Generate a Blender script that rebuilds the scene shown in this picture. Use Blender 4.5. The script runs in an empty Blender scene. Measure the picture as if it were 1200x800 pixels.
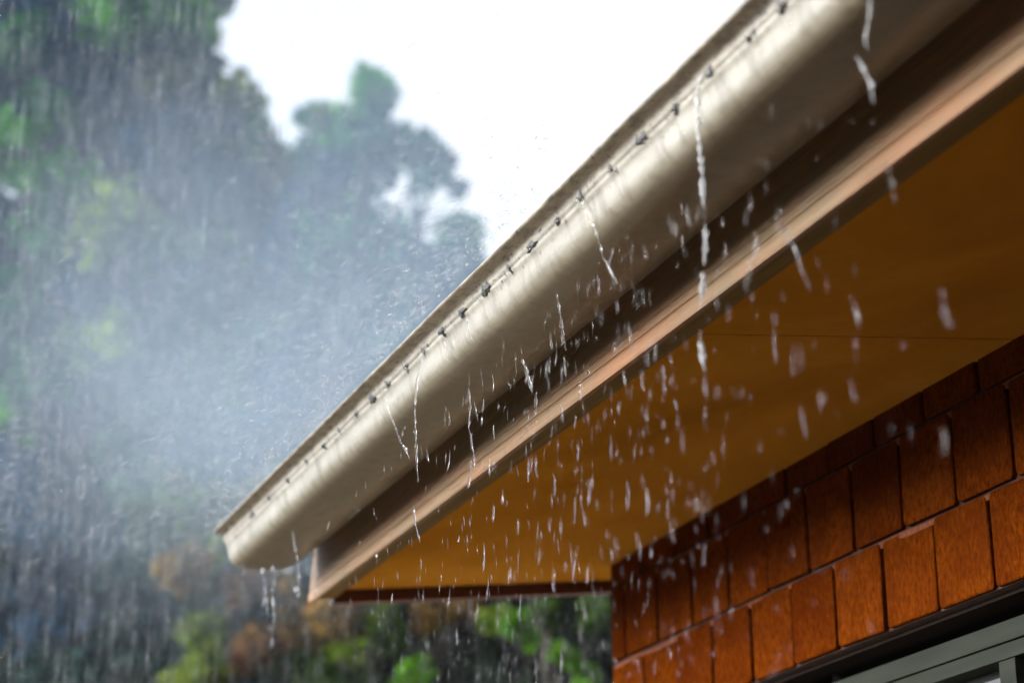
import bpy, math, random
import numpy as np
from mathutils import Vector, Matrix, noise
random.seed(7); rng = np.random.default_rng(7)
sc = bpy.context.scene
COL = sc.collection

# ------------------------------------------------------------------ camera
EYE = 1.6
F = 2400.0; VX = -440.0; VY = 1310.0           # focal length in pixels of a 1200 px frame; vanishing point of the eave
th = math.atan((VY-400)/F)
kk = F*math.cos(th)+(VY-400)*math.sin(th)
phi = math.atan((600-VX)/kk)
cR = np.array([math.cos(phi), -math.sin(phi), 0.])
cH = np.array([math.sin(phi), math.cos(phi), 0.])
cF = cH*math.cos(th)+np.array([0, 0, 1.])*math.sin(th)
cU = np.cross(cR, cF)
cam = bpy.data.cameras.new('camera'); co = bpy.data.objects.new('camera', cam); COL.objects.link(co)
m = Matrix(((cR[0], cU[0], -cF[0], 0), (cR[1], cU[1], -cF[1], 0), (cR[2], cU[2], -cF[2], EYE), (0, 0, 0, 1)))
co.matrix_world = m
cam.sensor_width = 36; cam.lens = 36*F/1200; cam.clip_start = 0.05; cam.clip_end = 2000
cam.dof.use_dof = True; cam.dof.focus_distance = 3.15; cam.dof.aperture_fstop = 3.0
sc.camera = co

# ------------------------------------------------------------------ world, sun, exposure
SUN_EL, SUN_AZ = math.radians(15), math.radians(-72)     # azimuth measured from +Y (away) towards +X
w = bpy.data.worlds.new('World'); sc.world = w; w.use_nodes = True
nt = w.node_tree; nt.nodes.clear()
wo = nt.nodes.new('ShaderNodeOutputWorld'); bg = nt.nodes.new('ShaderNodeBackground')
sky = nt.nodes.new('ShaderNodeTexSky'); sky.sky_type = 'NISHITA'; sky.sun_disc = False
sky.sun_elevation = SUN_EL; sky.sun_rotation = SUN_AZ; sky.air_density = 1.0; sky.dust_density = 6.0; sky.ozone_density = 1.0
hs = nt.nodes.new('ShaderNodeHueSaturation'); hs.inputs['Saturation'].default_value = 0.06
nt.links.new(sky.outputs[0], hs.inputs['Color']); nt.links.new(hs.outputs[0], bg.inputs[0])
bg.inputs[1].default_value = 0.15
nt.links.new(bg.outputs[0], wo.inputs[0])
sl = bpy.data.lights.new('sun', 'SUN'); sl.energy = 0.5; sl.angle = math.radians(30); sl.color = (1, .97, .93)
so = bpy.data.objects.new('sun', sl); COL.objects.link(so)
sd = Vector((math.sin(SUN_AZ)*math.cos(SUN_EL), math.cos(SUN_AZ)*math.cos(SUN_EL), math.sin(SUN_EL)))
so.rotation_euler = sd.to_track_quat('Z', 'Y').to_euler(); so.location = (-5, 2, 12)
sc.view_settings.view_transform = 'Standard'; sc.view_settings.look = 'None'
sc.view_settings.exposure = 2.0; sc.view_settings.gamma = 1.0
sc.cycles.use_denoising = True
sc.cycles.max_bounces = 10; sc.cycles.transparent_max_bounces = 32; sc.cycles.transmission_bounces = 8
sc.cycles.volume_bounces = 2; sc.cycles.sample_clamp_indirect = 4.0
sc.cycles.volume_step_rate = 1.0; sc.cycles.volume_max_steps = 128
sc.cycles.caustics_reflective = False; sc.cycles.caustics_refractive = False

# ------------------------------------------------------------------ geometry helpers
def ray(px, py): return cF*F+cR*(px-600)-cU*(py-400)
def PD(px, py, d):                      # point at depth d along the view
    v = ray(px, py); return np.array([0, 0, EYE])+v*(d/F)
def PX(px, py, x):                      # point on the plane X = x
    v = ray(px, py); return np.array([0, 0, EYE])+v*(x/v[0])
def PROJ(p):
    q = np.array(p)-np.array([0, 0, EYE]); z = q@cF
    return 600+F*(q@cR)/z, 400-F*(q@cU)/z, z

class MB:
    def __init__(s): s.v = []; s.f = []
    def box(s, x0, x1, y0, y1, z0, z1):
        b = len(s.v)
        s.v += [(x, y, z) for z in (z0, z1) for y in (y0, y1) for x in (x0, x1)]
        s.f += [tuple(b+i for i in q) for q in ((0, 2, 3, 1), (4, 5, 7, 6), (0, 1, 5, 4), (2, 6, 7, 3), (0, 4, 6, 2), (1, 3, 7, 5))]
    def poly_extrude(s, prof, ys, closed=True, cap=True, jitter=None):
        """prof: list of (x, z); swept along Y"""
        b = len(s.v); n = len(prof)
        for y in ys:
            for i, (x, z) in enumerate(prof):
                dx, dz = jitter(i, y) if jitter else (0, 0)
                s.v.append((x+dx, y, z+dz))
        for k in range(len(ys)-1):
            for i in range(n if closed else n-1):
                j = (i+1) % n
                s.f.append((b+k*n+i, b+k*n+j, b+(k+1)*n+j, b+(k+1)*n+i))
        if cap and closed:
            s.f.append(tuple(b+i for i in range(n))[::-1]); s.f.append(tuple(b+(len(ys)-1)*n+i for i in range(n)))
    def tube(s, pts, rad, seg=8, cap=True):
        pts = [Vector(p) for p in pts]; b = len(s.v)
        for i, p in enumerate(pts):
            t = (pts[min(i+1, len(pts)-1)]-pts[max(i-1, 0)]).normalized()
            a = t.cross(Vector((.3, 1, .2))).normalized(); c = t.cross(a)
            r = rad[i] if hasattr(rad, '__len__') else rad
            for k in range(seg):
                an = 2*math.pi*k/seg
                s.v.append(tuple(p+(a*math.cos(an)+c*math.sin(an))*r))
        for i in range(len(pts)-1):
            for k in range(seg):
                k2 = (k+1) % seg
                s.f.append((b+i*seg+k, b+i*seg+k2, b+(i+1)*seg+k2, b+(i+1)*seg+k))
        if cap:
            s.f.append(tuple(b+k for k in range(seg))[::-1]); s.f.append(tuple(b+(len(pts)-1)*seg+k for k in range(seg)))
    def mesh(s, name, mat, smooth=False):
        me = bpy.data.meshes.new(name); me.from_pydata(s.v, [], s.f); me.materials.append(mat)
        if smooth: me.polygons.foreach_set('use_smooth', [True]*len(me.polygons))
        me.update(); return me
    def build(s, name, mat, parent=None, smooth=False):
        return link(name, s.mesh(name, mat, smooth), parent)

def link(name, me, parent=None, loc=None):
    o = bpy.data.objects.new(name, me); COL.objects.link(o)
    if parent is not None:
        o.parent = parent
        if loc is None: loc = -Vector(parent.get('wloc', (0, 0, 0)))
    if loc is not None: o.location = loc
    return o
def tag(o, label=None, cat=None, group=None, kind=None):
    for k, v in (('label', label), ('category', cat), ('group', group), ('kind', kind)):
        if v: o[k] = v
    return o
def empty(name, loc):
    o = bpy.data.objects.new(name, None); COL.objects.link(o); o.location = loc; o['wloc'] = tuple(loc)
    o.empty_display_size = .2
    return o

# ------------------------------------------------------------------ material helpers
def mat(name):
    M = bpy.data.materials.new(name); M.use_nodes = True; t = M.node_tree
    return M, t, t.nodes['Principled BSDF'], t.nodes['Material Output']
def N(t, typ, **kw):
    n = t.nodes.new(typ)
    for k, v in kw.items(): setattr(n, k, v)
    return n
def ramp(t, src, stops):
    r = N(t, 'ShaderNodeValToRGB'); t.links.new(src, r.inputs[0])
    e = r.color_ramp.elements
    while len(e) < len(stops): e.new(.5)
    for q, (p, c) in zip(e, stops):
        q.position = p; q.color = (*c, 1) if len(c) == 3 else c
    return r
def coords(t, scale=(1, 1, 1)):
    tc = N(t, 'ShaderNodeTexCoord'); mp = N(t, 'ShaderNodeMapping'); mp.inputs['Scale'].default_value = scale
    t.links.new(tc.outputs['Object'], mp.inputs[0]); return mp.outputs[0]
def wcoords(t, scale=(1, 1, 1)):
    g = N(t, 'ShaderNodeNewGeometry'); mp = N(t, 'ShaderNodeMapping'); mp.inputs['Scale'].default_value = scale
    t.links.new(g.outputs['Position'], mp.inputs[0]); return mp.outputs[0]
def tex(t, vec, scale, detail=4, rough=.55, dist=0):
    n = N(t, 'ShaderNodeTexNoise'); n.inputs['Scale'].default_value = scale; n.inputs['Detail'].default_value = detail
    n.inputs['Roughness'].default_value = rough; n.inputs['Distortion'].default_value = dist
    t.links.new(vec, n.inputs['Vector']); return n.outputs[0]
def mix(t, fac, a, b, mode='MIX'):
    n = N(t, 'ShaderNodeMix', data_type='RGBA', blend_type=mode)
    for i, v in ((0, fac), (6, a), (7, b)):
        if hasattr(v, 'is_output') or isinstance(v, bpy.types.NodeSocket): t.links.new(v, n.inputs[i])
        else: n.inputs[i].default_value = v if i == 0 else ((*v, 1) if len(v) == 3 else v)
    return n.outputs[2]
def math_(t, op, a, b=0.):
    n = N(t, 'ShaderNodeMath', operation=op)
    for i, v in ((0, a), (1, b)):
        if isinstance(v, bpy.types.NodeSocket): t.links.new(v, n.inputs[i])
        else: n.inputs[i].default_value = v
    return n.outputs[0]
def bump(t, h, dist, strength=1.):
    b = N(t, 'ShaderNodeBump'); b.inputs['Distance'].default_value = dist; b.inputs['Strength'].default_value = strength
    t.links.new(h, b.inputs['Height']); return b.outputs[0]

# brick: orange red fired clay, dragged vertically, pitted
M_brick, t, b, o_ = mat('brick')
wv = wcoords(t, (1, 1, .5)); wi = wcoords(t)
n1 = tex(t, wv, 120, 6, .7, .1); n2 = ramp(t, tex(t, wi, 13, 5, .65), [(.35, (0, 0, 0)), (.7, (1, 1, 1))]).outputs[0]; n3 = tex(t, wv, 260, 3, .6)
oi = N(t, 'ShaderNodeObjectInfo')
base = ramp(t, n1, [(.31, (.03, .006, .001)), (.43, (.08, .016, .0012)), (.7, (.165, .039, .0025))]).outputs[0]
base = mix(t, math_(t, 'MULTIPLY', n2, .75), base, (.06, .011, .0015))
var = ramp(t, oi.outputs['Random'], [(0, (.78, .7, .7)), (.5, (1, 1, 1)), (1, (1.16, 1.18, 1.1))]).outputs[0]
base = mix(t, 1.0, base, var, 'MULTIPLY')
t.links.new(base, b.inputs['Base Color']); b.inputs['Roughness'].default_value = .9; b.inputs['Specular IOR Level'].default_value = 0.0
hh = math_(t, 'ADD', n1, math_(t, 'MULTIPLY', n3, .5))
t.links.new(bump(t, hh, .006, 1.0), b.inputs['Normal'])

M_mortar, t, b, o_ = mat('mortar')
t.links.new(ramp(t, tex(t, wcoords(t), 60, 4), [(.3, (.02, .006, .003)), (.7, (.05, .016, .006))]).outputs[0], b.inputs['Base Color'])
b.inputs['Roughness'].default_value = .95
t.links.new(bump(t, tex(t, wcoords(t), 180, 3), .003), b.inputs['Normal'])
M_bed, t, b, o_ = mat('red_mortar')
t.links.new(ramp(t, tex(t, wcoords(t), 120, 5), [(.3, (.08, .016, .003)), (.7, (.18, .045, .006))]).outputs[0], b.inputs['Base Color'])
b.inputs['Roughness'].default_value = .9
t.links.new(bump(t, tex(t, wcoords(t), 200, 3), .004), b.inputs['Normal'])

# soffit: old ochre paint on fibre sheet, water marks
M_soffit, t, b, o_ = mat('ochre_painted_sheet')
a1 = tex(t, wcoords(t, (1, .7, 1)), 2.2, 5, .6, .5); a2 = tex(t, wcoords(t), 45, 4, .6)
c = ramp(t, a1, [(.32, (.29, .130, .009)), (.5, (.38, .172, .014)), (.72, (.48, .24, .030))]).outputs[0]
c = mix(t, math_(t, 'MULTIPLY', a2, .25), c, (.19, .08, .006))
t.links.new(c, b.inputs['Base Color']); b.inputs['Roughness'].default_value = .8; b.inputs['Specular IOR Level'].default_value = 0.0
t.links.new(bump(t, tex(t, wcoords(t), 30, 3), .0015, .5), b.inputs['Normal'])

# fascia: weathered pinkish brown paint with lengthwise grain
M_fascia, t, b, o_ = mat('pinkish_brown_painted_timber')
g1 = tex(t, wcoords(t, (1, .035, 1)), 110, 5, .6); g2 = tex(t, wcoords(t, (1, .4, 1)), 9, 5, .6, .4)
g3 = tex(t, wcoords(t, (1, .02, 1)), 330, 2, .5)
c = ramp(t, g1, [(.3, (.13, .086, .046)), (.6, (.18, .125, .072)), (.8, (.225, .165, .098))]).outputs[0]
c = mix(t, ramp(t, g2, [(.4, (0, 0, 0)), (.75, (1, 1, 1))]).outputs[0], c, (.25, .12, .06))
c = mix(t, ramp(t, g3, [(.27, (1, 1, 1)), (.33, (0, 0, 0))]).outputs[0], c, (.10, .045, .03))
t.links.new(c, b.inputs['Base Color']); b.inputs['Roughness'].default_value = .6; b.inputs['Specular IOR Level'].default_value = .25
t.links.new(bump(t, math_(t, 'ADD', g1, g3), .0015, .8), b.inputs['Normal'])

M_trim, t, b, o_ = mat('dark_red_brown_timber')
t.links.new(ramp(t, tex(t, wcoords(t, (.05, 1, 1)), 90, 4), [(.3, (.055, .014, .007)), (.7, (.12, .03, .012))]).outputs[0], b.inputs['Base Color'])
b.inputs['Roughness'].default_value = .5

M_strip, t, b, o_ = mat('shaded_fascia_timber')  # darker than the fascia front: carries the shade of its underside
t.links.new(ramp(t, tex(t, wcoords(t, (1, .05, 1)), 80, 4), [(.3, (.085, .05, .012)), (.7, (.15, .10, .026))]).outputs[0], b.inputs['Base Color'])
b.inputs['Roughness'].default_value = .8; b.inputs['Specular IOR Level'].default_value = .2
# gutter: cream enamelled steel, wet, with dirt near the lip
M_gutter, t, b, o_ = mat('cream_enamelled_steel')
wz = wcoords(t); sep = N(t, 'ShaderNodeSeparateXYZ'); t.links.new(wz, sep.inputs[0])
sp = tex(t, wcoords(t, (1, .35, 1)), 70, 6, .72, .25); sp2 = tex(t, wcoords(t, (1, .35, 1)), 16, 5, .6, .5); st = tex(t, wcoords(t, (1, 1, .12)), 40, 4, .6)
c = ramp(t, sp2, [(.3, (.155, .145, .115)), (.7, (.235, .222, .188))]).outputs[0]
# run-off streaks below the slots
c = mix(t, math_(t, 'MULTIPLY', ramp(t, st, [(.48, (0, 0, 0)), (.70, (1, 1, 1))]).outputs[0], .7), c, (.085, .075, .05))
# the lip band: grime
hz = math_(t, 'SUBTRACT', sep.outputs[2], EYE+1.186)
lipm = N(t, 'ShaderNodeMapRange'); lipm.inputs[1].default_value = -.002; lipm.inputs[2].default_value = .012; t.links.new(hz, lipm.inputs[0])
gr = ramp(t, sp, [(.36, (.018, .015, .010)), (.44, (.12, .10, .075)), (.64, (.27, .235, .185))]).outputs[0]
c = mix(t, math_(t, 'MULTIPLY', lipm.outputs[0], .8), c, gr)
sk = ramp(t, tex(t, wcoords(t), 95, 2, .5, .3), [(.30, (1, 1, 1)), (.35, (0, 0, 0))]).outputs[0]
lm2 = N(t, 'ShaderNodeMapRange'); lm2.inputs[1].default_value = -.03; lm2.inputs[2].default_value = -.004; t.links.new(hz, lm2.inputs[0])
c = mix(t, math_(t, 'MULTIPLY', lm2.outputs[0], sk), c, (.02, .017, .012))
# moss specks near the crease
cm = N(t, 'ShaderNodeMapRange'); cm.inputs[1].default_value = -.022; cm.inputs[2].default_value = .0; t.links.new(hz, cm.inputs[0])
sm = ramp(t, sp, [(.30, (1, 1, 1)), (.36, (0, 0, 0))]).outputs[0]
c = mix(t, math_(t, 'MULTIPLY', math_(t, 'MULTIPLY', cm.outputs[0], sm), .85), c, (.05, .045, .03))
# underside: its shade put into the colour, a darker olive below the bend
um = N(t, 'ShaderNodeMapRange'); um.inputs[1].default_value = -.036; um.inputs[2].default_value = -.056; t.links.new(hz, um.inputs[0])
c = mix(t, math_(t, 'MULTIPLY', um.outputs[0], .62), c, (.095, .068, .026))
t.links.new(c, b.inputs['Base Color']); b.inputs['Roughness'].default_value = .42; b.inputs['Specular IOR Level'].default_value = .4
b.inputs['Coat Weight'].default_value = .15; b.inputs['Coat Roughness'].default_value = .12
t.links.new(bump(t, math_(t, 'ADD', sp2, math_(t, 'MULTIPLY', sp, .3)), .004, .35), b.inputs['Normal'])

M_slot, t, b, o_ = mat('rusted_slot')
t.links.new(ramp(t, tex(t, wcoords(t), 220, 3), [(.45, (.006, .005, .004)), (.62, (.04, .033, .025)), (.78, (.16, .135, .10))]).outputs[0], b.inputs['Base Color'])
b.inputs['Roughness'].default_value = .25

M_water, t, b, o_ = mat('water')
b.inputs['Base Color'].default_value = (1, 1, 1, 1); b.inputs['Transmission Weight'].default_value = 1.0
b.inputs['IOR'].default_value = 1.33; b.inputs['Roughness'].default_value = .02
b.inputs['Alpha'].default_value = .5
# aerated water: tiny bubbles make it milky
M_foam, t, b, o_ = mat('aerated_water')
b.inputs['Base Color'].default_value = (.95, .97, 1, 1); b.inputs['Transmission Weight'].default_value = .8
b.inputs['IOR'].default_value = 1.33; b.inputs['Roughness'].default_value = .12

M_rain, t, b, o_ = mat('falling_rain')
b.inputs['Base Color'].default_value = (.95, .97, 1, 1); b.inputs['Transmission Weight'].default_value = .85
b.inputs['IOR'].default_value = 1.33; b.inputs['Roughness'].default_value = .15; b.inputs['Alpha'].default_value = .44

def leafmat(name):
    M, t, b, o_ = mat(name)
    at = N(t, 'ShaderNodeAttribute', attribute_name='leaf_tone')
    t.links.new(at.outputs[0], b.inputs['Base Color']); b.inputs['Roughness'].default_value = .7; b.inputs['Specular IOR Level'].default_value = .08
    tr = N(t, 'ShaderNodeBsdfTranslucent'); t.links.new(at.outputs[0], tr.inputs[0])
    mx = N(t, 'ShaderNodeMixShader'); mx.inputs[0].default_value = .2
    t.links.new(b.outputs[0], mx.inputs[1]); t.links.new(tr.outputs[0], mx.inputs[2]); t.links.new(mx.outputs[0], o_.inputs[0])
    return M
M_leaf = leafmat('leaf')
M_bark, t, b, o_ = mat('bark')
t.links.new(ramp(t, tex(t, wcoords(t, (1, 1, .2)), 14, 5), [(.3, (.012, .010, .008)), (.7, (.035, .028, .022))]).outputs[0], b.inputs['Base Color'])
b.inputs['Roughness'].default_value = .9

M_ground, t, b, o_ = mat('wet_grass')
t.links.new(ramp(t, tex(t, wcoords(t), 1.6, 7, .65), [(.3, (.012, .014, .005)), (.7, (.035, .036, .011))]).outputs[0], b.inputs['Base Color'])
b.inputs['Roughness'].default_value = .8
t.links.new(bump(t, tex(t, wcoords(t), 30, 4), .05), b.inputs['Normal'])
M_bounce, t, b, o_ = mat('pale_bounce_concrete')  # kept pale so the added slab throws light up under the eave
t.links.new(ramp(t, tex(t, wcoords(t), 5, 6), [(.3, (.42, .34, .22)), (.7, (.60, .49, .34))]).outputs[0], b.inputs['Base Color'])
b.inputs['Roughness'].default_value = .35

M_frame, t, b, o_ = mat('grey_green_aluminium')
t.links.new(ramp(t, tex(t, wcoords(t, (1, .1, 1)), 40, 4), [(.3, (.010, .012, .008)), (.7, (.02, .023, .017))]).outputs[0], b.inputs['Base Color'])
b.inputs['Roughness'].default_value = .7; b.inputs['Specular IOR Level'].default_value = .1
M_lintel, t, b, o_ = mat('dark_steel')
b.inputs['Base Color'].default_value = (.012, .008, .006, 1); b.inputs['Roughness'].default_value = .9; b.inputs['Specular IOR Level'].default_value = .05
M_glass, t, b, o_ = mat('window_glass')
b.inputs['Base Color'].default_value = (.02, .022, .022, 1); b.inputs['Roughness'].default_value = .05
M_roof, t, b, o_ = mat('zinc_roof')
t.links.new(ramp(t, tex(t, wcoords(t), 6, 5), [(.3, (.25, .26, .25)), (.7, (.4, .4, .39))]).outputs[0], b.inputs['Base Color'])
b.inputs['Roughness'].default_value = .35; b.inputs['Metallic'].default_value = .5
M_in, t, b, o_ = mat('dark_plaster'); b.inputs['Base Color'].default_value = (.08, .07, .06, 1)

# ------------------------------------------------------------------ ground
g = MB(); g.v = [(-400, -400, 0), (400, -400, 0), (400, 400, 0), (-400, 400, 0)]; g.f = [(0, 1, 2, 3)]
tag(g.build('ground', M_ground), kind='structure')
g = MB(); g.box(-2.2, 7.5, 3.3, 9.0, -.02, .05); tag(g.build('bounce_slab', M_bounce), kind='structure')  # unseen slab added beyond the corner to bounce light onto the far soffit

# ------------------------------------------------------------------ the house
E_ = EYE
WX = 1.9; YC = 4.10; YN = -0.9; XB = 6.2           # wall face, far corner, near end, back of the house
RK = .128
def SOFZ(x): return E_+(.615*1.9)-RK*(1.9-x)
house = empty('brick_house', (WX, YC, 0))
tag(house, 'red brick house with ochre soffit and overflowing cream gutter, at right', 'house')
J1, J2, J3 = E_+1.1115, E_+.945, E_+.783
# core wall with the window opening
WY0, WY1, WZ0 = -0.6, 3.80, E_-.45
cw = MB(); xf0, xf1 = WX+.010, WX+.19
cw.box(xf0, xf1, WY1, YC-.010, 0, SOFZ(WX)+.02)
cw.box(xf0, xf1, YN, WY0, 0, SOFZ(WX)+.02)
cw.box(xf0, xf1, WY0, WY1, J3+.002, SOFZ(WX)+.02)
cw.box(xf0, xf1, WY0, WY1, 0, WZ0)
wall = cw.build('wall', M_mortar, house); wall['wloc'] = (0, 0, 0)
# bricks
def brick_mesh(L, H, seed, D=.10):
    r = random.Random(seed); c = .0022; mb = MB()
    hy, hz_ = L/2, H/2
    def ring(x, iy, iz): return [(x+r.uniform(-.0006, .0006), sy*(hy-iy+r.uniform(-.0012, .0012)), sz*(hz_-iz+r.uniform(-.0012, .0012))) for sy, sz in ((-1, -1), (1, -1), (1, 1), (-1, 1))]
    def ring8(x, inset):
        pts = []
        a = .005
        for sy, sz, fl in ((-1, -1, 0), (1, -1, 1), (1, 1, 0), (-1, 1, 1)):
            p1 = (sy*(hy-inset), sz*(hz_-inset-a)); p2 = (sy*(hy-inset-a), sz*(hz_-inset))
            pts += [p1, p2] if not fl else [p2, p1]
        return [(x+r.uniform(-.0005, .0005), y+r.uniform(-.001, .001), z+r.uniform(-.001, .001)) for y, z in pts]
    rings = [ring8(D, 0), ring8(c, 0), ring8(0, c)]
    for q in rings: mb.v += q
    for k in range(2):
        for i in range(8):
            j = (i+1) % 8; mb.f.append((k*8+i, k*8+j, (k+1)*8+j, (k+1)*8+i))
    mb.f.append(tuple(range(16, 24)))
    return mb.mesh('brick', M_brick)
P = .1607; JT = .0080
def cached(L, H, cache={}):
    k = (round(L, 3), round(H, 3)); cache.setdefault(k, [])
    if len(cache[k]) < 7:
        cache[k].append(brick_mesh(L-JT, H-JT, len(cache[k])*13+hash(k) % 97))
        return cache[k][-1]
    return random.choice(cache[k])
def lay(z0, z1, first, yend=YN, skip=None):
    y = YC; L = first
    while y > yend:
        y2 = y-L
        if not (skip and skip[0] < y2 and y < skip[1]):
            o = link('brick', cached(L, z1-z0), wall, (WX+random.uniform(-.0022, .0022), (y+y2)/2, (z0+z1)/2))
            o.rotation_euler = (random.uniform(-.006, .006), random.uniform(-.006, .006), random.uniform(-.006, .006))
        y = y2; L = P
lay(J1, J1+.167, P, .3)            # cut off by the soffit
lay(J2, J1, P*.47, .3)
lay(J3, J2, P, .3)
# lower and nearer courses, out of the frame: one joined part
lb = MB(); z = J3; k = 0
while z > .1:
    y = YC if k % 2 else YC+P/2
    while y > YN:
        a, bb = min(y, YC)-JT/2, y-P+JT/2
        if a-bb > .02 and not (bb < WY1-.02 and a > WY0 and z > WZ0): lb.box(WX, WX+.1, bb, a, z-.1607+JT/2, z-JT/2)
        y -= P
    z -= .1607; k += 1
for z0, z1 in ((J1, J1+.06), (J2, J1), (J3, J2)):
    y = .2
    while y > YN: lb.box(WX, WX+.1, y-P+JT/2, y-JT/2, z0+JT/2, z1-JT/2); y -= P
tag(lb.build('brick_courses', M_brick, wall), kind='stuff'); bpy.data.objects['brick_courses'].location = (0, 0, 0)
# flush strips of red mortar just under each dark bed joint
for zz in (J1, J2):
    mbd = MB(); ys = np.arange(.3, YC-.004, .02)
    for i in range(len(ys)-1):
        pass
    prof = [(WX+.0015, zz-.0045), (WX+.0015, zz-.0135), (WX+.012, zz-.0145), (WX+.012, zz-.0035)]
    mbd.poly_extrude(prof, list(ys), jitter=lambda i, y: (noise.noise(Vector((y*9, i*3.1, zz)))*.0012, noise.noise(Vector((y*14, i*2.7, zz)))*.0028))
    o = mbd.build('mortar_bed', M_bed, wall); o.location = (0, 0, 0)
# other walls
ow = MB(); ow.box(WX+.2, XB, YC-.19, YC-.012, 0, E_+1.16); ow.box(XB-.18, XB, YN+.2, YC-.2, 0, E_+1.16); ow.box(WX+.2, XB, YN, YN+.18, 0, E_+1.16)
ow.build('rear_wall', M_bed, house)
# unseen wall added behind the camera to block light from the near eave
rw = MB(); rw.box(-1.6, WX+.19, YN-.2, YN, 0, E_+1.2); rw.box(-1.6, -1.4, YN-2.5, YN-.21, 0, E_+1.2)
rw.build('light_blocking_wall', M_bed, house)
# window
win = MB(); FX = WX+.07
win.box(WX+.03, FX+.10, WY0, WY1, J3-.006, J3-.0005)
window = win.build('window', M_lintel, house); window['wloc'] = (0, 0, 0)
def sub(mb, name, m_, par=window):
    o = mb.build(name, m_, par); o.location = (0, 0, 0); return o
zt = PX(1200, 719, FX)[2]; zl = PX(1200, 744, FX)[2]; zb = PX(1200, 763, FX)[2]
a = MB(); a.box(FX, FX+.09, WY0+.003, WY1-.003, zl+.0012, zt); sub(a, 'frame_head', M_frame)
a = MB(); a.box(FX+.004, FX+.088, WY0+.05, WY1-.05, zb, zl-.0012); sub(a, 'frame_rail', M_frame)
a = MB(); a.box(FX+.003, FX+.089, WY1-.05, WY1-.003, WZ0+.003, zl-.0012); sub(a, 'frame_jamb', M_frame)
a = MB(); a.box(FX, FX+.09, WY0+.003, WY0+.05, WZ0+.003, zl-.002); sub(a, 'frame_jamb', M_frame)
a = MB(); a.box(FX-.03, FX+.092, WY0+.05, WY1-.05, WZ0+.003, WZ0+.05); sub(a, 'sill', M_frame)
for px0, px1 in ((1172, 1191),):
    ya, yb = PX(px0, 780, FX+.01)[1], PX(px1, 780, FX+.01)[1]
    for q in range(3):
        dy = q*.95
        if ya-dy > WY0+.1:
            a = MB(); a.box(FX+.008, FX+.08, yb-dy, ya-dy, WZ0+.05, zb-.0006); sub(a, 'mullion', M_frame)
    ys_ = [WY1-.05, ya-.0]+[yb-q*.95 for q in range(3)]
    edges = [WY1-.05, (ya+yb)/2, (ya+yb)/2-.95, (ya+yb)/2-1.9]
    for e0, e1 in zip(edges[:-1], edges[1:]):
        a = MB(); a.box(FX+.045, FX+.05, max(e1+.012, WY0+.05), e0-.012, WZ0+.05, zb-.001); sub(a, 'pane', M_glass)
a = MB(); a.box(WX+.6, WX+.62, WY0-.3, WY1+.3, .2, E_+1.1); a.build('inner_wall', M_in, house)

# soffit sheets
def rakebox(x0, x1, y0, y1, off, thick):
    mb = MB(); b0 = len(mb.v)
    for z in (0, 1):
        for y in (y0, y1):
            for x in (x0, x1): mb.v.append((x, y, SOFZ(x)+off+z*thick))
    mb.f += [(0, 2, 3, 1), (4, 5, 7, 6), (0, 1, 5, 4), (2, 6, 7, 3), (0, 4, 6, 2), (1, 3, 7, 5)]
    return mb
XI = 1.296
YE = 4.256
yj1 = 2.545; yj2 = 4.06
for y0, y1 in ((YN, 1.04), (1.0425, yj1-.0018), (yj1+.0018, yj2), (yj2+.0006, YE-.002)):
    x1 = WX+.06 if y1 < 4.1 else 2.9
    rakebox(1.285, x1, y0, y1, 0, .007).build('soffit_sheet', M_soffit, house)
rakebox(1.285, WX+.05, YN, YE-.05, .0075, .02).build('soffit_batten', M_trim, house)
# end trim
rakebox(XI+.003, 2.9, YE, YE+.03, -.027, .12).build('verge_trim', M_trim, house)
# fascia board
ZF = E_+1.069
prof = [(1.254, ZF+.004), (1.2535, ZF+.012), (1.2545, ZF+.020), (1.2575, ZF+.026), (1.2585, ZF+.0275), (1.2567, ZF+.0285), (1.257, ZF+.0425), (1.2588, ZF+.0435), (1.2572, ZF+.0445),
        (1.2585, ZF+.06), (1.262, ZF+.09), (1.262, ZF+.165), (1.282, ZF+.165), (1.283, ZF+.055), (1.2665, ZF+.05), (1.2662, ZF+.001), (1.256, ZF)]
fb = MB(); fb.poly_extrude(prof, list(np.arange(YN, YE+.0, .04))+[YE+.042], jitter=lambda i, y: (noise.noise(Vector((y*1.5, 0, 3)))*.0012, noise.noise(Vector((y*2.1, i*.02, 7)))*.0014))
fb.build('fascia', M_fascia, house)
fl = MB(); fl.poly_extrude([(1.2668, ZF+.0015), (XI+.003, ZF+.003), (XI+.003, ZF+.028), (1.2668, ZF+.026)], list(np.arange(YN, YE, .05))+[YE-.002], jitter=lambda i, y: (0, noise.noise(Vector((y*2, i*.02, 1)))*.0008))
fl.build('fascia_underside', M_strip, house)  # downward face of the fascia, with its shade put into the timber colour
# roof sheet with ribs
rf = MB(); xs = [1.17, 3.6, XB+.3]; yy = []
ys = np.arange(YN-.1, YE+.06, .035)
def RZ(x): return E_+1.222+RK*(x-1.17) if x <= 3.6 else E_+1.222+RK*(3.6-1.17)-RK*(x-3.6)
for zt_ in (0, .004):
    for i, y in enumerate(ys):
        for x in xs: rf.v.append((x, y, RZ(x)+.011*math.cos(i*math.pi/1.5)+zt_))
n_ = len(ys)*3
for s_ in (0, 1):
    for i in range(len(ys)-1):
        for j in range(2):
            q = [s_*n_+i*3+j, s_*n_+i*3+j+1, s_*n_+(i+1)*3+j+1, s_*n_+(i+1)*3+j]
            rf.f.append(tuple(q))
rf.build('roof', M_roof, house, True)

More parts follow.
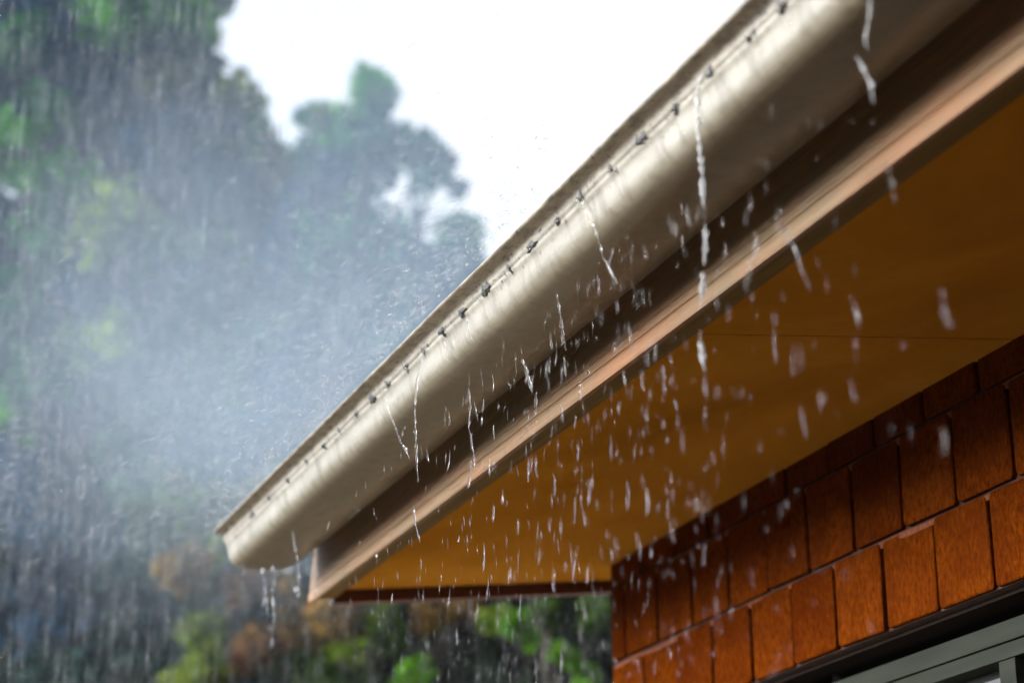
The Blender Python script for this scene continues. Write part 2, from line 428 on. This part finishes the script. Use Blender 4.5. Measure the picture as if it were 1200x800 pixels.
# ------------------------------------------------------------------ gutter
GZ = E_
outer = [(1.0300, 1.2075), (1.0270, 1.2060), (1.0272, 1.2035), (1.0300, 1.2020), (1.0390, 1.2010), (1.0470, 1.1995), (1.0495, 1.1970), (1.0515, 1.1900), (1.0530, 1.1850), (1.0552, 1.1838), (1.0548, 1.1826),
         (1.0585, 1.1780), (1.0620, 1.1700), (1.0640, 1.1600), (1.0668, 1.1510), (1.0710, 1.1430), (1.0770, 1.1370), (1.0860, 1.1328), (1.0980, 1.1308), (1.1150, 1.1300),
         (1.1400, 1.1306), (1.1650, 1.1320), (1.1900, 1.1370), (1.2100, 1.1460), (1.2290, 1.1590), (1.2430, 1.1760), (1.2490, 1.2000), (1.2500, 1.2300)]
inner = [(x+.0018 if x < 1.1 else x-.0012 if x > 1.2 else x, z+.0015) for x, z in outer][::-1]
inner = [(1.2484, 1.2302)]+inner[1:-1]+[(1.0320, 1.2065)]
prof = [(x, z+GZ) for x, z in outer+inner]
YG = 4.283
gb = MB()
def gj(i, y):
    return (noise.noise(Vector((y*2.3, 1, 3)))*.0016+noise.noise(Vector((y*9, i*.25, 3)))*.0006, noise.noise(Vector((y*1.7, 5, 7)))*.0016+noise.noise(Vector((y*11, i*.3, 7)))*.0005)
gb.poly_extrude(prof, list(np.arange(YN, YG, .03))+[YG], jitter=gj)
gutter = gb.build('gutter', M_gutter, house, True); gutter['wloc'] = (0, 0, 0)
gutter['label'] = 'cream half round eaves gutter with grimy lip and rusty overflow slots'
bm_ = gutter.data
ec = MB(); capo = [(x, z+GZ) for x, z in outer]
ec.poly_extrude(capo, [YG+.0005, YG+.004]); o = ec.build('end_cap', M_gutter, gutter); o.location = (0, 0, 0)
# overflow slots along the crease
slots_px = [(962, -45), (915, 0), (876, 30), (832, 78), (790, 118), (752, 151), (716, 187), (681, 222), (654, 252), (623, 283), (597, 312), (571, 332), (543, 360), (519, 387), (496, 411), (476, 430), (454, 452), (437, 468), (418, 487), (398, 506), (380, 522), (360, 541), (338, 562), (316, 583), (296, 602)]
slotY = []
def slot_mesh(seed):
    r = random.Random(seed); mb = MB(); n = 12
    # follows the crease: upper half on the lip band, lower half on the face
    L = r.choice((.006, .010, .013, .018)); H1 = r.uniform(.004, .015); H2 = r.uniform(.003, .011)
    c0 = len(mb.v); mb.v.append((-.0002, 0, 0))
    for k in range(n):
        a = 2*math.pi*k/n; rr = r.uniform(.35, 1.35); y = math.cos(a)*L*rr; s = math.sin(a)*rr
        if s > 0: mb.v.append((-s*H1*.22-.0004, y, s*H1*.8))
        else: mb.v.append((-s*H2*.45+.0004, y, s*H2*.8))
    for k in range(n): mb.f.append((0, 1+k, 1+(k+1) % n))
    return mb.mesh('overflow_slot', M_slot)
for i, (px, py) in enumerate(slots_px):
    p = PX(px, py, 1.0540); slotY.append(p[1])
    dx, dz = gj(7, p[1])
    o = link('overflow_slot', slot_mesh(i), gutter, (1.0528+dx-.0006, p[1], GZ+1.1850+dz))

# ------------------------------------------------------------------ trees
def leaves_mesh(name, pts, nrm, size, col):
    n = len(pts)
    a = np.cross(nrm, rng.normal(size=(n, 3))); a /= np.linalg.norm(a, axis=1, keepdims=True)+1e-9
    b = np.cross(nrm, a); b /= np.linalg.norm(b, axis=1, keepdims=True)+1e-9
    s = size[:, None]
    V = np.stack([pts-a*s, pts-b*s*.45+nrm*s*.15, pts+a*s, pts+b*s*.45+nrm*s*.15], 1).reshape(-1, 3)
    me = bpy.data.meshes.new(name); me.vertices.add(4*n); me.vertices.foreach_set('co', V.ravel().astype('f4'))
    me.loops.add(4*n); me.loops.foreach_set('vertex_index', np.arange(4*n, dtype='i4'))
    me.polygons.add(n); me.polygons.foreach_set('loop_start', np.arange(0, 4*n, 4, dtype='i4'))
    me.update(calc_edges=True)
    at = me.color_attributes.new('leaf_tone', 'FLOAT_COLOR', 'CORNER')
    c4 = np.repeat(np.concatenate([col, np.ones((n, 1))], 1), 4, 0); at.data.foreach_set('color', c4.ravel().astype('f4'))
    me.materials.append(M_leaf); return me

TONE = dict(dark=(.005, .030, .022), mid=(.028, .125, .022), green=(.06, .24, .010), lime=(.11, .30, .004), olive=(.13, .20, .006), ochre=(.22, .13, .005),
            rust=(.14, .065, .006), blue=(.004, .035, .075), grey=(.07, .085, .035), pale=(.06, .19, .03), deep=(.006, .016, .005), fern=(.04, .085, .006))
def tree(name, label, cat, base, clumps, leaf=.075, dens=1.0, group=None, trunk_r=.2, k=1.0):
    """clumps: (px, py, depth, radius in photo pixels, tone)"""
    bx_, by_ = base
    root = empty(name, (bx_, by_, 0)); tag(root, label, cat, group)
    k_ = k; P_, N_, S_, C_ = [], [], [], []; cents = []
    for px, py, d, rp, tone in clumps:
        c = PD(px, py, d); R = rp*d/F; cents.append((c, R))
        nsub = max(12, int(34*(R/.8)))
        for k in range(nsub):
            u = rng.normal(size=3); u /= np.linalg.norm(u)
            cc = c+u*R*rng.uniform(.1, .8); r2 = R*rng.uniform(.16, .46)
            n = int(dens*26*(r2/leaf)**2)+14
            v = rng.normal(size=(n, 3)); v /= np.linalg.norm(v, axis=1, keepdims=True)
            rad = r2*np.where(rng.random((n, 1)) < .78, rng.uniform(.5, 1.05, (n, 1)), rng.uniform(1.0, 1.75, (n, 1)))
            p = cc+v*rad*np.array([1, 1, .8])
            P_.append(p); nn = v*.7+rng.normal(size=(n, 3))*.6+np.array([0, 0, .3]); N_.append(nn/np.linalg.norm(nn, axis=1, keepdims=True))
            S_.append(leaf*rng.uniform(.6, 1.3, n))
            t0 = k_*np.array(TONE[tone])*rng.uniform(.7, 1.35); C_.append(np.clip(t0*rng.uniform(.65, 1.4, (n, 1))*(1+rng.normal(0, .08, (n, 3))), .004, .8))
    me = leaves_mesh('crown', np.concatenate(P_), np.concatenate(N_), np.concatenate(S_), np.concatenate(C_))
    link('crown', me, root)
    tk = MB(); top = max(cents, key=lambda q: q[0][2])[0]
    mid = np.mean([c for c, R in cents], 0); mid[2] = min(c[2] for c, R in cents)
    B = Vector((bx_, by_, 0)); T = Vector(mid); U = Vector(top)
    pts = [B.lerp(T, k/5)+Vector((math.sin(k*1.7)*.08, math.cos(k*2.1)*.08, 0)) for k in range(6)]+[T.lerp(U, k/4) for k in range(1, 5)]
    tk.tube(pts, [trunk_r*(1.25-.11*k) for k in range(10)], 8)
    trunk = tk.build('trunk', M_bark, root, True); trunk['wloc'] = (0, 0, 0)
    for c, R in cents:
        lb_ = MB(); s = pts[random.randint(4, 8)]; e = Vector(c); mm = s.lerp(e, .5)+Vector((0, 0, -.15))
        lb_.tube([s, mm, e], [trunk_r*.22, trunk_r*.13, trunk_r*.05], 6)
        o = lb_.build('limb', M_bark, trunk, True); o.location = (0, 0, 0)
    return root
def base_under(px, d): p = PD(px, 700, d); return (p[0], p[1])

tree('tall_tree', 'tall dark bluish green tree filling the upper left behind the rain', 'tree', base_under(60, 19), [
    (40, -60, 19, 110, 'mid'), (170, -40, 19, 95, 'green'), (150, 10, 18.3, 60, 'green'), (230, 30, 18.5, 36, 'green'), (285, 165, 19, 36, 'mid'), (255, 150, 19, 30, 'grey'), (25, 45, 18.2, 40, 'mid'), (60, 130, 18.2, 45, 'mid'), (200, 95, 18.2, 40, 'grey'), (280, 110, 18.4, 30, 'olive'), (20, 175, 17.8, 46, 'green'), (80, 215, 18, 50, 'green'), (140, 250, 17.8, 58, 'olive'), (200, 170, 18.2, 55, 'blue'), (250, 210, 18.2, 45, 'blue'), (60, 290, 18, 50, 'mid'), (190, 290, 18, 50, 'mid'), (110, 330, 18, 48, 'blue'), (220, 340, 18, 55, 'blue'), (20, 360, 18, 50, 'mid'), (120, 400, 18, 55, 'olive'), (60, 450, 18, 55, 'mid'), (170, 460, 18, 60, 'grey'), (40, 540, 18, 55, 'blue'), (140, 550, 18, 60, 'mid'), (60, 40, 19, 90, 'blue'), (215, 10, 19, 50, 'mid'), (150, 60, 19.5, 75, 'blue'), (225, 70, 19, 40, 'grey'),
    (20, 130, 19, 80, 'dark'), (120, 130, 19, 85, 'blue'), (230, 130, 19.5, 62, 'mid'), (290, 130, 19.5, 34, 'green'), (30, 190, 18.5, 50, 'green'), (300, 185, 20, 45, 'grey'),
    (190, 200, 19, 85, 'blue'), (20, 270, 19, 70, 'dark'), (130, 265, 18.5, 62, 'olive'), (270, 250, 20, 65, 'blue'), (60, 340, 19, 80, 'blue'), (170, 350, 19, 80, 'dark'),
    (-60, 100, 19, 120, 'dark'), (-70, 300, 19, 120, 'dark'), (-40, 460, 19, 110, 'dark'), (90, 430, 19, 90, 'grey'), (200, 440, 19, 85, 'mid'), (25, 500, 18, 38, 'lime'),
    (100, 540, 19, 90, 'dark'), (0, 620, 19, 110, 'blue'), (85, 190, 20, 60, 'mid'), (215, 275, 20, 70, 'green'), (250, 335, 20, 75, 'dark'), (20, 400, 20, 70, 'dark'), (160, 610, 20, 90, 'dark'), (90, 240, 20, 50, 'dark'), (15, 745, 20, 90, 'dark'), (150, 745, 20, 110, 'dark')], leaf=.085, trunk_r=.2)
tree('round_topped_tree', 'hazy green tree with a round knob of foliage against white sky', 'tree', base_under(400, 25), [
    (441, 104, 25, 33, 'green'), (436, 135, 25, 28, 'mid'), (365, 140, 25, 24, 'mid'), (400, 160, 25, 40, 'green'), (355, 190, 25, 34, 'mid'), (450, 165, 25, 30, 'mid'), (515, 205, 25, 15, 'mid'), (455, 205, 25, 14, 'grey'), (495, 178, 25, 26, 'mid'), (390, 140, 25, 30, 'olive'), (425, 165, 25, 40, 'mid'), (375, 215, 25, 45, 'blue'), (345, 215, 25, 25, 'mid'),
    (330, 240, 25, 50, 'mid'), (465, 172, 25, 26, 'olive'), (418, 212, 25.5, 32, 'mid'), (300, 300, 25, 70, 'blue'), (400, 280, 25, 65, 'mid'), (370, 370, 25, 80, 'grey'),
    (270, 400, 25, 80, 'mid'), (350, 470, 25, 90, 'dark'), (250, 520, 25, 90, 'grey'), (440, 350, 25, 60, 'mid')], leaf=.10, trunk_r=.3)
tree('leaning_tree', 'pale misty tree sloping down behind the gutter lip', 'tree', base_under(585, 29), [
    (500, 190, 29, 32, 'mid'), (522, 190, 29, 18, 'ochre'), (480, 180, 29, 18, 'mid'), (537, 222, 29, 12, 'grey'), (548, 265, 29, 26, 'pale'), (530, 290, 29, 35, 'mid'), (488, 306, 29, 30, 'grey'),
    (440, 268, 29, 26, 'mid'), (460, 320, 29, 55, 'mid'), (530, 330, 29, 50, 'dark'), (560, 380, 29, 80, 'dark'), (460, 400, 29, 80, 'mid'), (400, 480, 29, 90, 'grey'), (520, 470, 29, 90, 'mid'), (600, 500, 29, 110, 'dark')], leaf=.11, trunk_r=.16)
tree('dark_shrub_tree', 'nearly black low tree at the bottom left corner', 'tree', base_under(100, 13), [
    (-40, 680, 13, 90, 'dark'), (60, 700, 13, 90, 'blue'), (150, 700, 13, 75, 'dark'), (-20, 800, 13, 110, 'dark'), (90, 810, 13, 110, 'dark'), (190, 790, 13, 80, 'dark'), (60, 920, 13, 140, 'dark')], leaf=.05, trunk_r=.12)
tree('russet_tree', 'small tree with rust and amber foliage beneath the gutter end', 'tree', base_under(260, 12), [
    (225, 665, 12, 38, 'ochre'), (290, 690, 12, 42, 'rust'), (265, 640, 12.5, 30, 'olive'), (330, 690, 12, 30, 'ochre'), (240, 740, 12.3, 36, 'olive'), (300, 760, 12, 45, 'rust'), (250, 800, 12, 50, 'olive'),
    (350, 740, 12.2, 40, 'ochre'), (340, 800, 12, 55, 'fern'), (290, 880, 12, 100, 'dark')], leaf=.045, trunk_r=.08, k=.7)
tree('amber_shrub', 'olive and amber shrub below the dark verge trim', 'shrub', base_under(440, 11.5), [
    (400, 720, 11.5, 34, 'ochre'), (450, 715, 11.5, 34, 'olive'), (500, 722, 11.5, 30, 'ochre'), (545, 712, 11.5, 26, 'ochre'), (420, 765, 11.5, 40, 'olive'), (455, 745, 11.3, 22, 'fern'), (490, 785, 11, 20, 'lime'), (480, 800, 11.2, 24, 'lime'),
    (380, 800, 11.5, 45, 'fern'), (450, 850, 11.5, 80, 'deep'), (520, 770, 12, 38, 'deep')], leaf=.042, trunk_r=.07, k=.6)
tree('lime_leaved_shrub', 'shrub with bright lime sprays next to the brick corner', 'shrub', base_under(640, 10.5), [
    (608, 738, 10.2, 20, 'lime'), (625, 748, 10.2, 13, 'lime'), (655, 762, 10.2, 15, 'lime'), (668, 772, 10.2, 11, 'lime'), (690, 797, 10.2, 16, 'lime'), (590, 780, 10.8, 34, 'deep'), (640, 720, 10.8, 24, 'fern'),
    (700, 720, 10.6, 26, 'fern'), (620, 800, 10.8, 45, 'deep'), (700, 770, 10.8, 40, 'deep'), (650, 860, 10.8, 80, 'deep'), (585, 722, 10.8, 22, 'olive')], leaf=.04, trunk_r=.06, k=.65)
tree('dark_conifer', 'deep green backing tree behind the amber and lime shrubs', 'tree', base_under(560, 15), [
    (670, 735, 15.6, 60, 'deep'), (725, 750, 15.6, 60, 'deep'), (600, 715, 15.6, 60, 'deep'), (500, 730, 15.6, 60, 'deep'), (400, 720, 15.6, 60, 'deep'), (305, 715, 15.6, 60, 'deep'), (255, 775, 15.6, 70, 'deep'), (640, 820, 15.6, 70, 'deep'),
    (420, 660, 15, 80, 'deep'), (540, 640, 15, 90, 'deep'), (650, 660, 15, 90, 'deep'), (760, 680, 15, 90, 'deep'), (340, 760, 15, 90, 'deep'), (460, 770, 15, 90, 'deep'), (580, 780, 15, 90, 'deep'), (690, 790, 15, 90, 'deep'), (560, 900, 15, 140, 'deep'), (230, 700, 15, 80, 'fern'), (220, 620, 15.5, 70, 'fern'), (310, 600, 16, 70, 'fern')], leaf=.06, trunk_r=.16, k=.7)

# ------------------------------------------------------------------ water
def drop_mesh(L, R, seed, mat_, seg=8, rings=7):
    r = random.Random(seed); mb = MB(); bend = r.uniform(-.1, .1)*L
    prof = []
    for k in range(rings+1):
        u = k/rings
        rad = R*(math.sin(math.pi*u**.75))*(1+.25*math.sin(u*9+seed))+R*.03
        prof.append(((bend*math.sin(u*3), 0, (u-.5)*L), rad))
    mb.tube([p for p, _ in prof], [q for _, q in prof], seg)
    return mb.mesh('water_drop', mat_, True)
drops = [drop_mesh(random.uniform(.014, .038), random.uniform(.0006, .0013), i, M_water) for i in range(12)]
DG = 'drops falling from the overflowing gutter'
DL = 'clear elongated water drop falling from the gutter in front of the eave'
LAB = {'over the bricks': 'clear elongated water drop falling in front of the red bricks', 'over the gutter and fascia': 'clear elongated water drop falling in front of the gutter or brown fascia',
       'over the shrubs': 'clear elongated water drop falling in front of the shrubs below the verge', 'over the soffit': 'clear elongated water drop falling in front of the ochre soffit'}
def drop(p, s=1.0, k=None):
    o = link('water_drop', drops[k if k is not None else random.randrange(12)], None, p)
    o.scale = (s, s, s*random.uniform(.9, 1.5)); o.rotation_euler = (random.uniform(-.12, .12), random.uniform(-.12, .12), random.uniform(0, 6.28))
    x_, y_, _d = PROJ(p); w_ = 'over the bricks'
    if y_ < 990-.785*x_: w_ = 'over the gutter and fascia'
    elif x_ < 718 and y_ > 705: w_ = 'over the shrubs'
    elif y_ < 665-.57*(x_-715): w_ = 'over the soffit'
    tag(o, LAB[w_], 'water drop', 'falling drops seen '+w_); return o
# drops below every slot, in clusters, plus a scatter
count = 0
tries = 0
while count < 190 and tries < 9000:
    tries += 1
    px = random.gauss(720, 190); py = random.uniform(230, 800)
    lineg = 957-.872*px                   # gutter bottom in the picture
    if py < lineg-20 or px > 1195 or px < 290: continue
    near = min(abs(px-s[0]) for s in slots_px)
    if near > 9 and random.random() < .6: continue
    if py > 720 and random.random() < .5: continue
    if px > 860 and random.random() < .5: continue
    if py > 665-.57*(px-715) and px > 700 and random.random() < .5: continue
    drop(PX(px, py, random.gauss(1.03, .035)), random.uniform(.5, 1.05)); count += 1

def stream(label, path, r0=.0018, x=1.04, mat_=M_water, name='water_stream', wob=.0016, beads=1.0):
    """path: photo pixels down the stream, on the plane where it falls"""
    pts = [Vector(PX(px, py, x if not isinstance(x, (list, tuple)) else x[i])) for i, (px, py) in enumerate(path)]
    out, rad = [], []; L = sum((a-b).length for a, b in zip(pts, pts[1:])); n = max(14, int(L/.0035)); sd = random.uniform(0, 99)
    seg = [0]
    for a, b_ in zip(pts, pts[1:]): seg.append(seg[-1]+(a-b_).length)
    for k in range(n+1):
        s = L*k/n; i = 0
        while i < len(seg)-2 and seg[i+1] < s: i += 1
        p = pts[i].lerp(pts[i+1], (s-seg[i])/max(1e-6, seg[i+1]-seg[i]))
        p += Vector((noise.noise(Vector((s*70, sd, 0))), noise.noise(Vector((s*60, sd, 5))), 0))*wob
        out.append(p); rr = r0*max(.16, .8+beads*1.5*noise.noise(Vector((s*110, sd, 9)))+beads*.8*noise.noise(Vector((s*330, sd, 2))))
        e = min(1, k/3+.25, (n-k)/5+.1); rad.append(max(.0003, rr*e))
    mb = MB(); mb.tube(out, rad, 8)
    return tag(mb.build(name, mat_, None, True), label, 'water stream')
stream('thick glinting water stream pouring off the gutter lip, tallest of all', [(824, 82), (817, 110), (818, 150), (822, 195), (824, 243)], .0030, mat_=M_foam, wob=.003)
stream('short white slug of water just below the thickest stream', [(826, 262), (827, 285), (825, 312)], .0030, mat_=M_foam)
stream('blurred slug of water crossing the fascia edge under the thickest stream', [(823, 318), (824, 340), (822, 358)], .0026, mat_=M_foam)
stream('long slug of water over the ochre soffit under the thickest stream', [(820, 386), (822, 410), (826, 434)], .0030, mat_=M_foam)
stream('thin twisted water thread falling from a slot at the middle left', [(496, 408), (494, 425), (488, 450), (486, 480), (487, 512), (488, 540), (490, 560)], .0017, x=1.03)
stream('curved rivulet wrapping round the gutter belly and forking near the fascia', [(680, 224), (682, 240), (690, 257), (699, 275), (706, 298), (714, 318), (720, 334)], .0017, x=[1.05, 1.053, 1.055, 1.058, 1.062, 1.066, 1.06])
stream('short bright fork beside the curved rivulet', [(719, 290), (716, 303), (713, 312), (718, 322), (723, 333)], .0015, x=1.045)
stream('faint rivulet bending over the gutter left of the thin thread', [(453, 452), (451, 466), (456, 484), (463, 500), (470, 520)], .0014, x=[1.052, 1.053, 1.056, 1.056, 1.05])
stream('hooked rivulet under a slot near the gutter centre', [(520, 393), (521, 403), (524, 416), (526, 424)], .0013, x=1.053)
stream('straight rivulet with a droplet at its foot near the gutter centre', [(544, 365), (548, 379), (552, 396), (556, 402)], .0012, x=1.053)
stream('zigzag splash thread hanging under the gutter at the left', [(476, 498), (471, 508), (469, 516), (476, 528), (480, 540)], .0017, x=1.045)
stream('broken water thread hanging over the fascia at the left centre', [(549, 455), (551, 478), (549, 500), (553, 520), (557, 552)], .0014, x=1.035)
stream('water thread tumbling over the fascia right of centre', [(612, 420), (617, 436), (622, 452), (624, 462)], .0020, x=1.035)
stream('frayed water thread dropping across the fascia beside the gutter centre', [(652, 342), (655, 364), (659, 386), (662, 410)], .0013, x=1.035)
stream('blurred near stream dropping from the gutter at the top right', [(1020, -6), (1019, 20), (1014, 45), (1017, 60)], .0014, x=1.03, mat_=M_foam)
stream('blurred near splash over the dark gap at the top right', [(1003, 66), (1012, 80), (1020, 98), (1024, 122)], .0017, x=1.03, mat_=M_foam)
stream('blurred near water slug hanging below the fascia at the right', [(1036, 184), (1043, 206), (1049, 238)], .0012, x=1.03)
stream('slanting water slug over the right soffit near the fascia', [(922, 272), (930, 290), (940, 318), (948, 340)], .0014, x=1.03, mat_=M_water)
stream('slanting twin slug of water over the soffit centre right', [(998, 346), (1002, 364), (1008, 386)], .0014, x=1.03)
stream('tall blurred water slug over the far right soffit', [(1103, 338), (1105, 360), (1110, 384)], .0017, x=1.03)
stream('pale water slug in front of the right hand bricks', [(1104, 500), (1105, 520), (1104, 534)], .0018, x=1.03)
stream('pale water slug at the foot of the soffit above the bricks', [(814, 580), (815, 592), (814, 604)], .0018, x=1.03)
stream('thread of water running off the far gutter end onto the fascia', [(343, 622), (345, 640), (349, 662), (350, 690), (347, 712)], .0018, x=1.10)
stream('dribble of water down the far end of the fascia', [(367, 640), (369, 660), (367, 684), (369, 704)], .0017, x=1.235)
stream('thread of beads falling from the underside of the gutter end', [(308, 664), (309, 678), (311, 700), (314, 722)], .0014, x=1.09, beads=1.3)
stream('string of water beads beneath the far gutter end', [(320, 662), (322, 674), (319, 692), (321, 720), (318, 760)], .0012, x=1.13, beads=1.3)
stream('water thread crossing the verge trim at the left', [(484, 590), (486, 612), (492, 634)], .0015, x=1.02)
stream('broken water thread over the soffit at the centre', [(776, 428), (778, 450), (777, 470)], .0020, x=1.03)
# round drops about to fall from the gutter end
for (px, py) in ((308, 668), (320, 666), (347, 690)):
    me = drop_mesh(.014, .0042, px, M_foam); o = link('water_drop', me, None, PX(px, py, 1.09)); tag(o, 'fat round drop just under the rounded far end of the gutter', 'water drop', 'fat drops under the gutter end')

# wet beads and splash marks sitting on the gutter
sb = MB()
def blob(c, r, st=1.0, d=(0, 0, 1)):
    d = Vector(d).normalized(); c = Vector(c)
    sb.tube([c-d*r*st, c-d*r*st*.5, c, c+d*r*st*.5, c+d*r*st], [r*.2, r*.8, r, r*.8, r*.2], 6)
no = len(outer)
for k in range(800):
    i = int(random.triangular(1, 18, 7)); f = random.random(); y = random.uniform(1.4, 4.2)
    x = outer[i][0]*(1-f)+outer[i+1][0]*f; z = outer[i][1]*(1-f)+outer[i+1][1]*f
    dx, dz = gj(i, y)
    tx, tz = outer[i+1][0]-outer[i][0], outer[i+1][1]-outer[i][1]
    blob((x+dx, y, z+dz+GZ), random.uniform(.0005, .0016), random.choice((1, 1, 2, 5)), (tx, random.uniform(-.004, .004), tz))
for y in slotY:
    for q in range(9):
        dx, dz = gj(7, y); blob((1.0565+dx+random.uniform(-.006, .002), y+random.uniform(-.012, .012), GZ+1.186+dz+random.uniform(-.005, .004)), random.uniform(.001, .0024), random.uniform(1, 2), (0, .3, 1))
tag(sb.build('splash_beads', M_water, None, True), 'tiny water beads and splash marks all over the cream gutter', 'water beads', kind='stuff')

# rain in the air and spray blown off the roof: slender drops, many
def needles(name, label, cat, pts, dirs, L, R, mat_):
    n = len(pts); d = dirs/np.linalg.norm(dirs, axis=1, keepdims=True)
    a = np.cross(d, np.array([[.31, .9, .2]])); a /= np.linalg.norm(a, axis=1, keepdims=True); b = np.cross(d, a)
    V = [pts-d*L[:, None]/2]
    for k in range(3):
        an = 2*math.pi*k/3; V.append(pts+(a*math.cos(an)+b*math.sin(an))*R[:, None]-d*L[:, None]*.1)
    V.append(pts+d*L[:, None]/2)
    V = np.stack(V, 1).reshape(-1, 3)
    tri = np.array([(0, 2, 1), (0, 3, 2), (0, 1, 3), (4, 1, 2), (4, 2, 3), (4, 3, 1)])
    Fc = (np.arange(n)[:, None, None]*5+tri[None]).reshape(-1)
    me = bpy.data.meshes.new(name); me.vertices.add(len(V)); me.vertices.foreach_set('co', V.ravel().astype('f4'))
    me.loops.add(len(Fc)); me.loops.foreach_set('vertex_index', Fc.astype('i4')); me.polygons.add(len(Fc)//3)
    me.polygons.foreach_set('loop_start', np.arange(0, len(Fc), 3, dtype='i4')); me.update(calc_edges=True)
    me.materials.append(mat_); return tag(link(name, me), label, cat, kind='stuff')
n = 14000
P_ = np.array([PD(random.uniform(-60, 760), random.uniform(-80, 860), random.uniform(3.9, 9)) for _ in range(n)])
keep = [(p[0] < 1.0 or p[1] > 4.6) for p in P_]; P_ = P_[keep]; n = len(P_)
D_ = np.array([[random.gauss(.015, .015), random.gauss(0, .01), -1] for _ in range(n)])
needles('rain', 'fine rain falling in near vertical streaks in front of the trees', 'rain', P_, D_, rng.uniform(.06, .20, n), rng.uniform(.00015, .00034, n), M_rain)
# fine drips between the gutter and the camera side of the eave
P_ = []
while len(P_) < 560:
    px = random.gauss(600, 170); py = random.uniform(120, 800)
    if py < 957-.872*px-40 or px < 280: continue
    P_.append(PX(px, py, random.gauss(1.03, .05)))
n = len(P_); D_ = np.array([[random.gauss(.0, .08), random.gauss(0, .08), -1] for _ in range(n)])
needles('fine_drips', 'fine thin drips streaking down in front of the ochre soffit', 'drips', np.array(P_), D_, rng.uniform(.006, .028, n), rng.uniform(.0003, .0006, n), M_rain)
# spray: blown from the roof edge away to the left
S_ = []; DD = []
while len(S_) < 5200:
    px = random.uniform(-20, 600); lip = 615-1.0216*(px-258)
    off = random.expovariate(1/110); py = (lip if px > 258 else 615+random.uniform(-60, 60))-off-1
    if py < -20 or (px < 258 and random.random() < .45): continue
    S_.append(PD(px, py, random.uniform(3.4, 6.5))); 
    dv = cR*1.0+cU*random.gauss(.42, .22)+cF*random.gauss(0, .3); DD.append(dv)
n = len(S_)
needles('roof_spray', 'slanting fine spray blown off the roof above the gutter lip', 'spray', np.array(S_), np.array(DD), rng.uniform(.008, .034, n), rng.uniform(.0004, .0009, n), M_rain)

# brighter splinters of water thrown up right at the lip
S_ = []; DD = []
while len(S_) < 700:
    px = random.uniform(240, 640); lip = 615-1.0216*(px-258)
    py = min(lip, 620)-random.expovariate(1/38)-2
    d = random.uniform(2.9, 4.6); S_.append(PD(px, py, d)); DD.append(cR*random.gauss(.6, .5)+cU*random.gauss(.5, .5)+cF*random.gauss(0, .3))
needles('lip_splash', 'bright splinters of water splashing up along the gutter lip', 'splash', np.array(S_), np.array(DD), rng.uniform(.004, .016, 700), rng.uniform(.0004, .0011, 700), M_foam)

# ------------------------------------------------------------------ mist and haze
def volmat(name, col, dens, aniso=.2):
    M = bpy.data.materials.new(name); M.use_nodes = True; t = M.node_tree; t.nodes.clear()
    o = t.nodes.new('ShaderNodeOutputMaterial'); v = t.nodes.new('ShaderNodeVolumePrincipled')
    v.inputs['Color'].default_value = (*col, 1); v.inputs['Density'].default_value = dens; v.inputs['Anisotropy'].default_value = aniso
    t.links.new(v.outputs[0], o.inputs['Volume']); return M, t, v
mc = tuple(float(q) for q in PD(300, 400, 6.3)); mr = (1.35, 3.4, .84)
M_mist, t, v = volmat('spray_mist', (.66, .82, 1.0), .3)
pos = wcoords(t); s1 = N(t, 'ShaderNodeVectorMath', operation='SUBTRACT'); s1.inputs[1].default_value = mc; t.links.new(pos, s1.inputs[0])
s2 = N(t, 'ShaderNodeVectorMath', operation='DIVIDE'); s2.inputs[1].default_value = mr; t.links.new(s1.outputs[0], s2.inputs[0])
ln = N(t, 'ShaderNodeVectorMath', operation='LENGTH'); t.links.new(s2.outputs[0], ln.inputs[0])
fall = ramp(t, ln.outputs['Value'], [(0, (1, 1, 1)), (.35, (.62, .62, .62)), (.7, (.16, .16, .16)), (1, (0, 0, 0))])
nz = ramp(t, tex(t, wcoords(t), 1.3, 3, .55, .4), [(.3, (.35, .35, .35)), (.7, (1.5, 1.5, 1.5))])
t.links.new(math_(t, 'MULTIPLY', math_(t, 'MULTIPLY', fall.outputs[0], nz.outputs[0]), .19), v.inputs['Density'])
mm = MB(); seg, rg = 24, 14
for i in range(rg+1):
    a = math.pi*i/rg
    for j in range(seg):
        bb = 2*math.pi*j/seg; mm.v.append((mc[0]+mr[0]*math.sin(a)*math.cos(bb), mc[1]+mr[1]*math.cos(a), mc[2]+mr[2]*math.sin(a)*math.sin(bb)))
for i in range(rg):
    for j in range(seg):
        mm.f.append((i*seg+j, i*seg+(j+1) % seg, (i+1)*seg+(j+1) % seg, (i+1)*seg+j))
tag(mm.build('spray_mist', M_mist), 'white mist of rain spray drifting above the gutter end', 'mist', kind='stuff')
M_haze, t, v = volmat('haze', (.62, .78, 1.0), .0003)
hb = MB(); hb.box(-30, 40, -12, 60, -1, 22)
tag(hb.build('haze', M_haze), 'pale rainy haze in the air', 'haze', kind='stuff')

M_far, t, v = volmat('distant_rain_mist', (.28, .56, 1.0), .010)
mb = MB(); mb.box(-26, 8.5, 14, 42, .2, 19)
tag(mb.build('distant_rain_mist', M_far), 'bluish curtain of rain and mist hanging among the far trees', 'mist', kind='stuff')
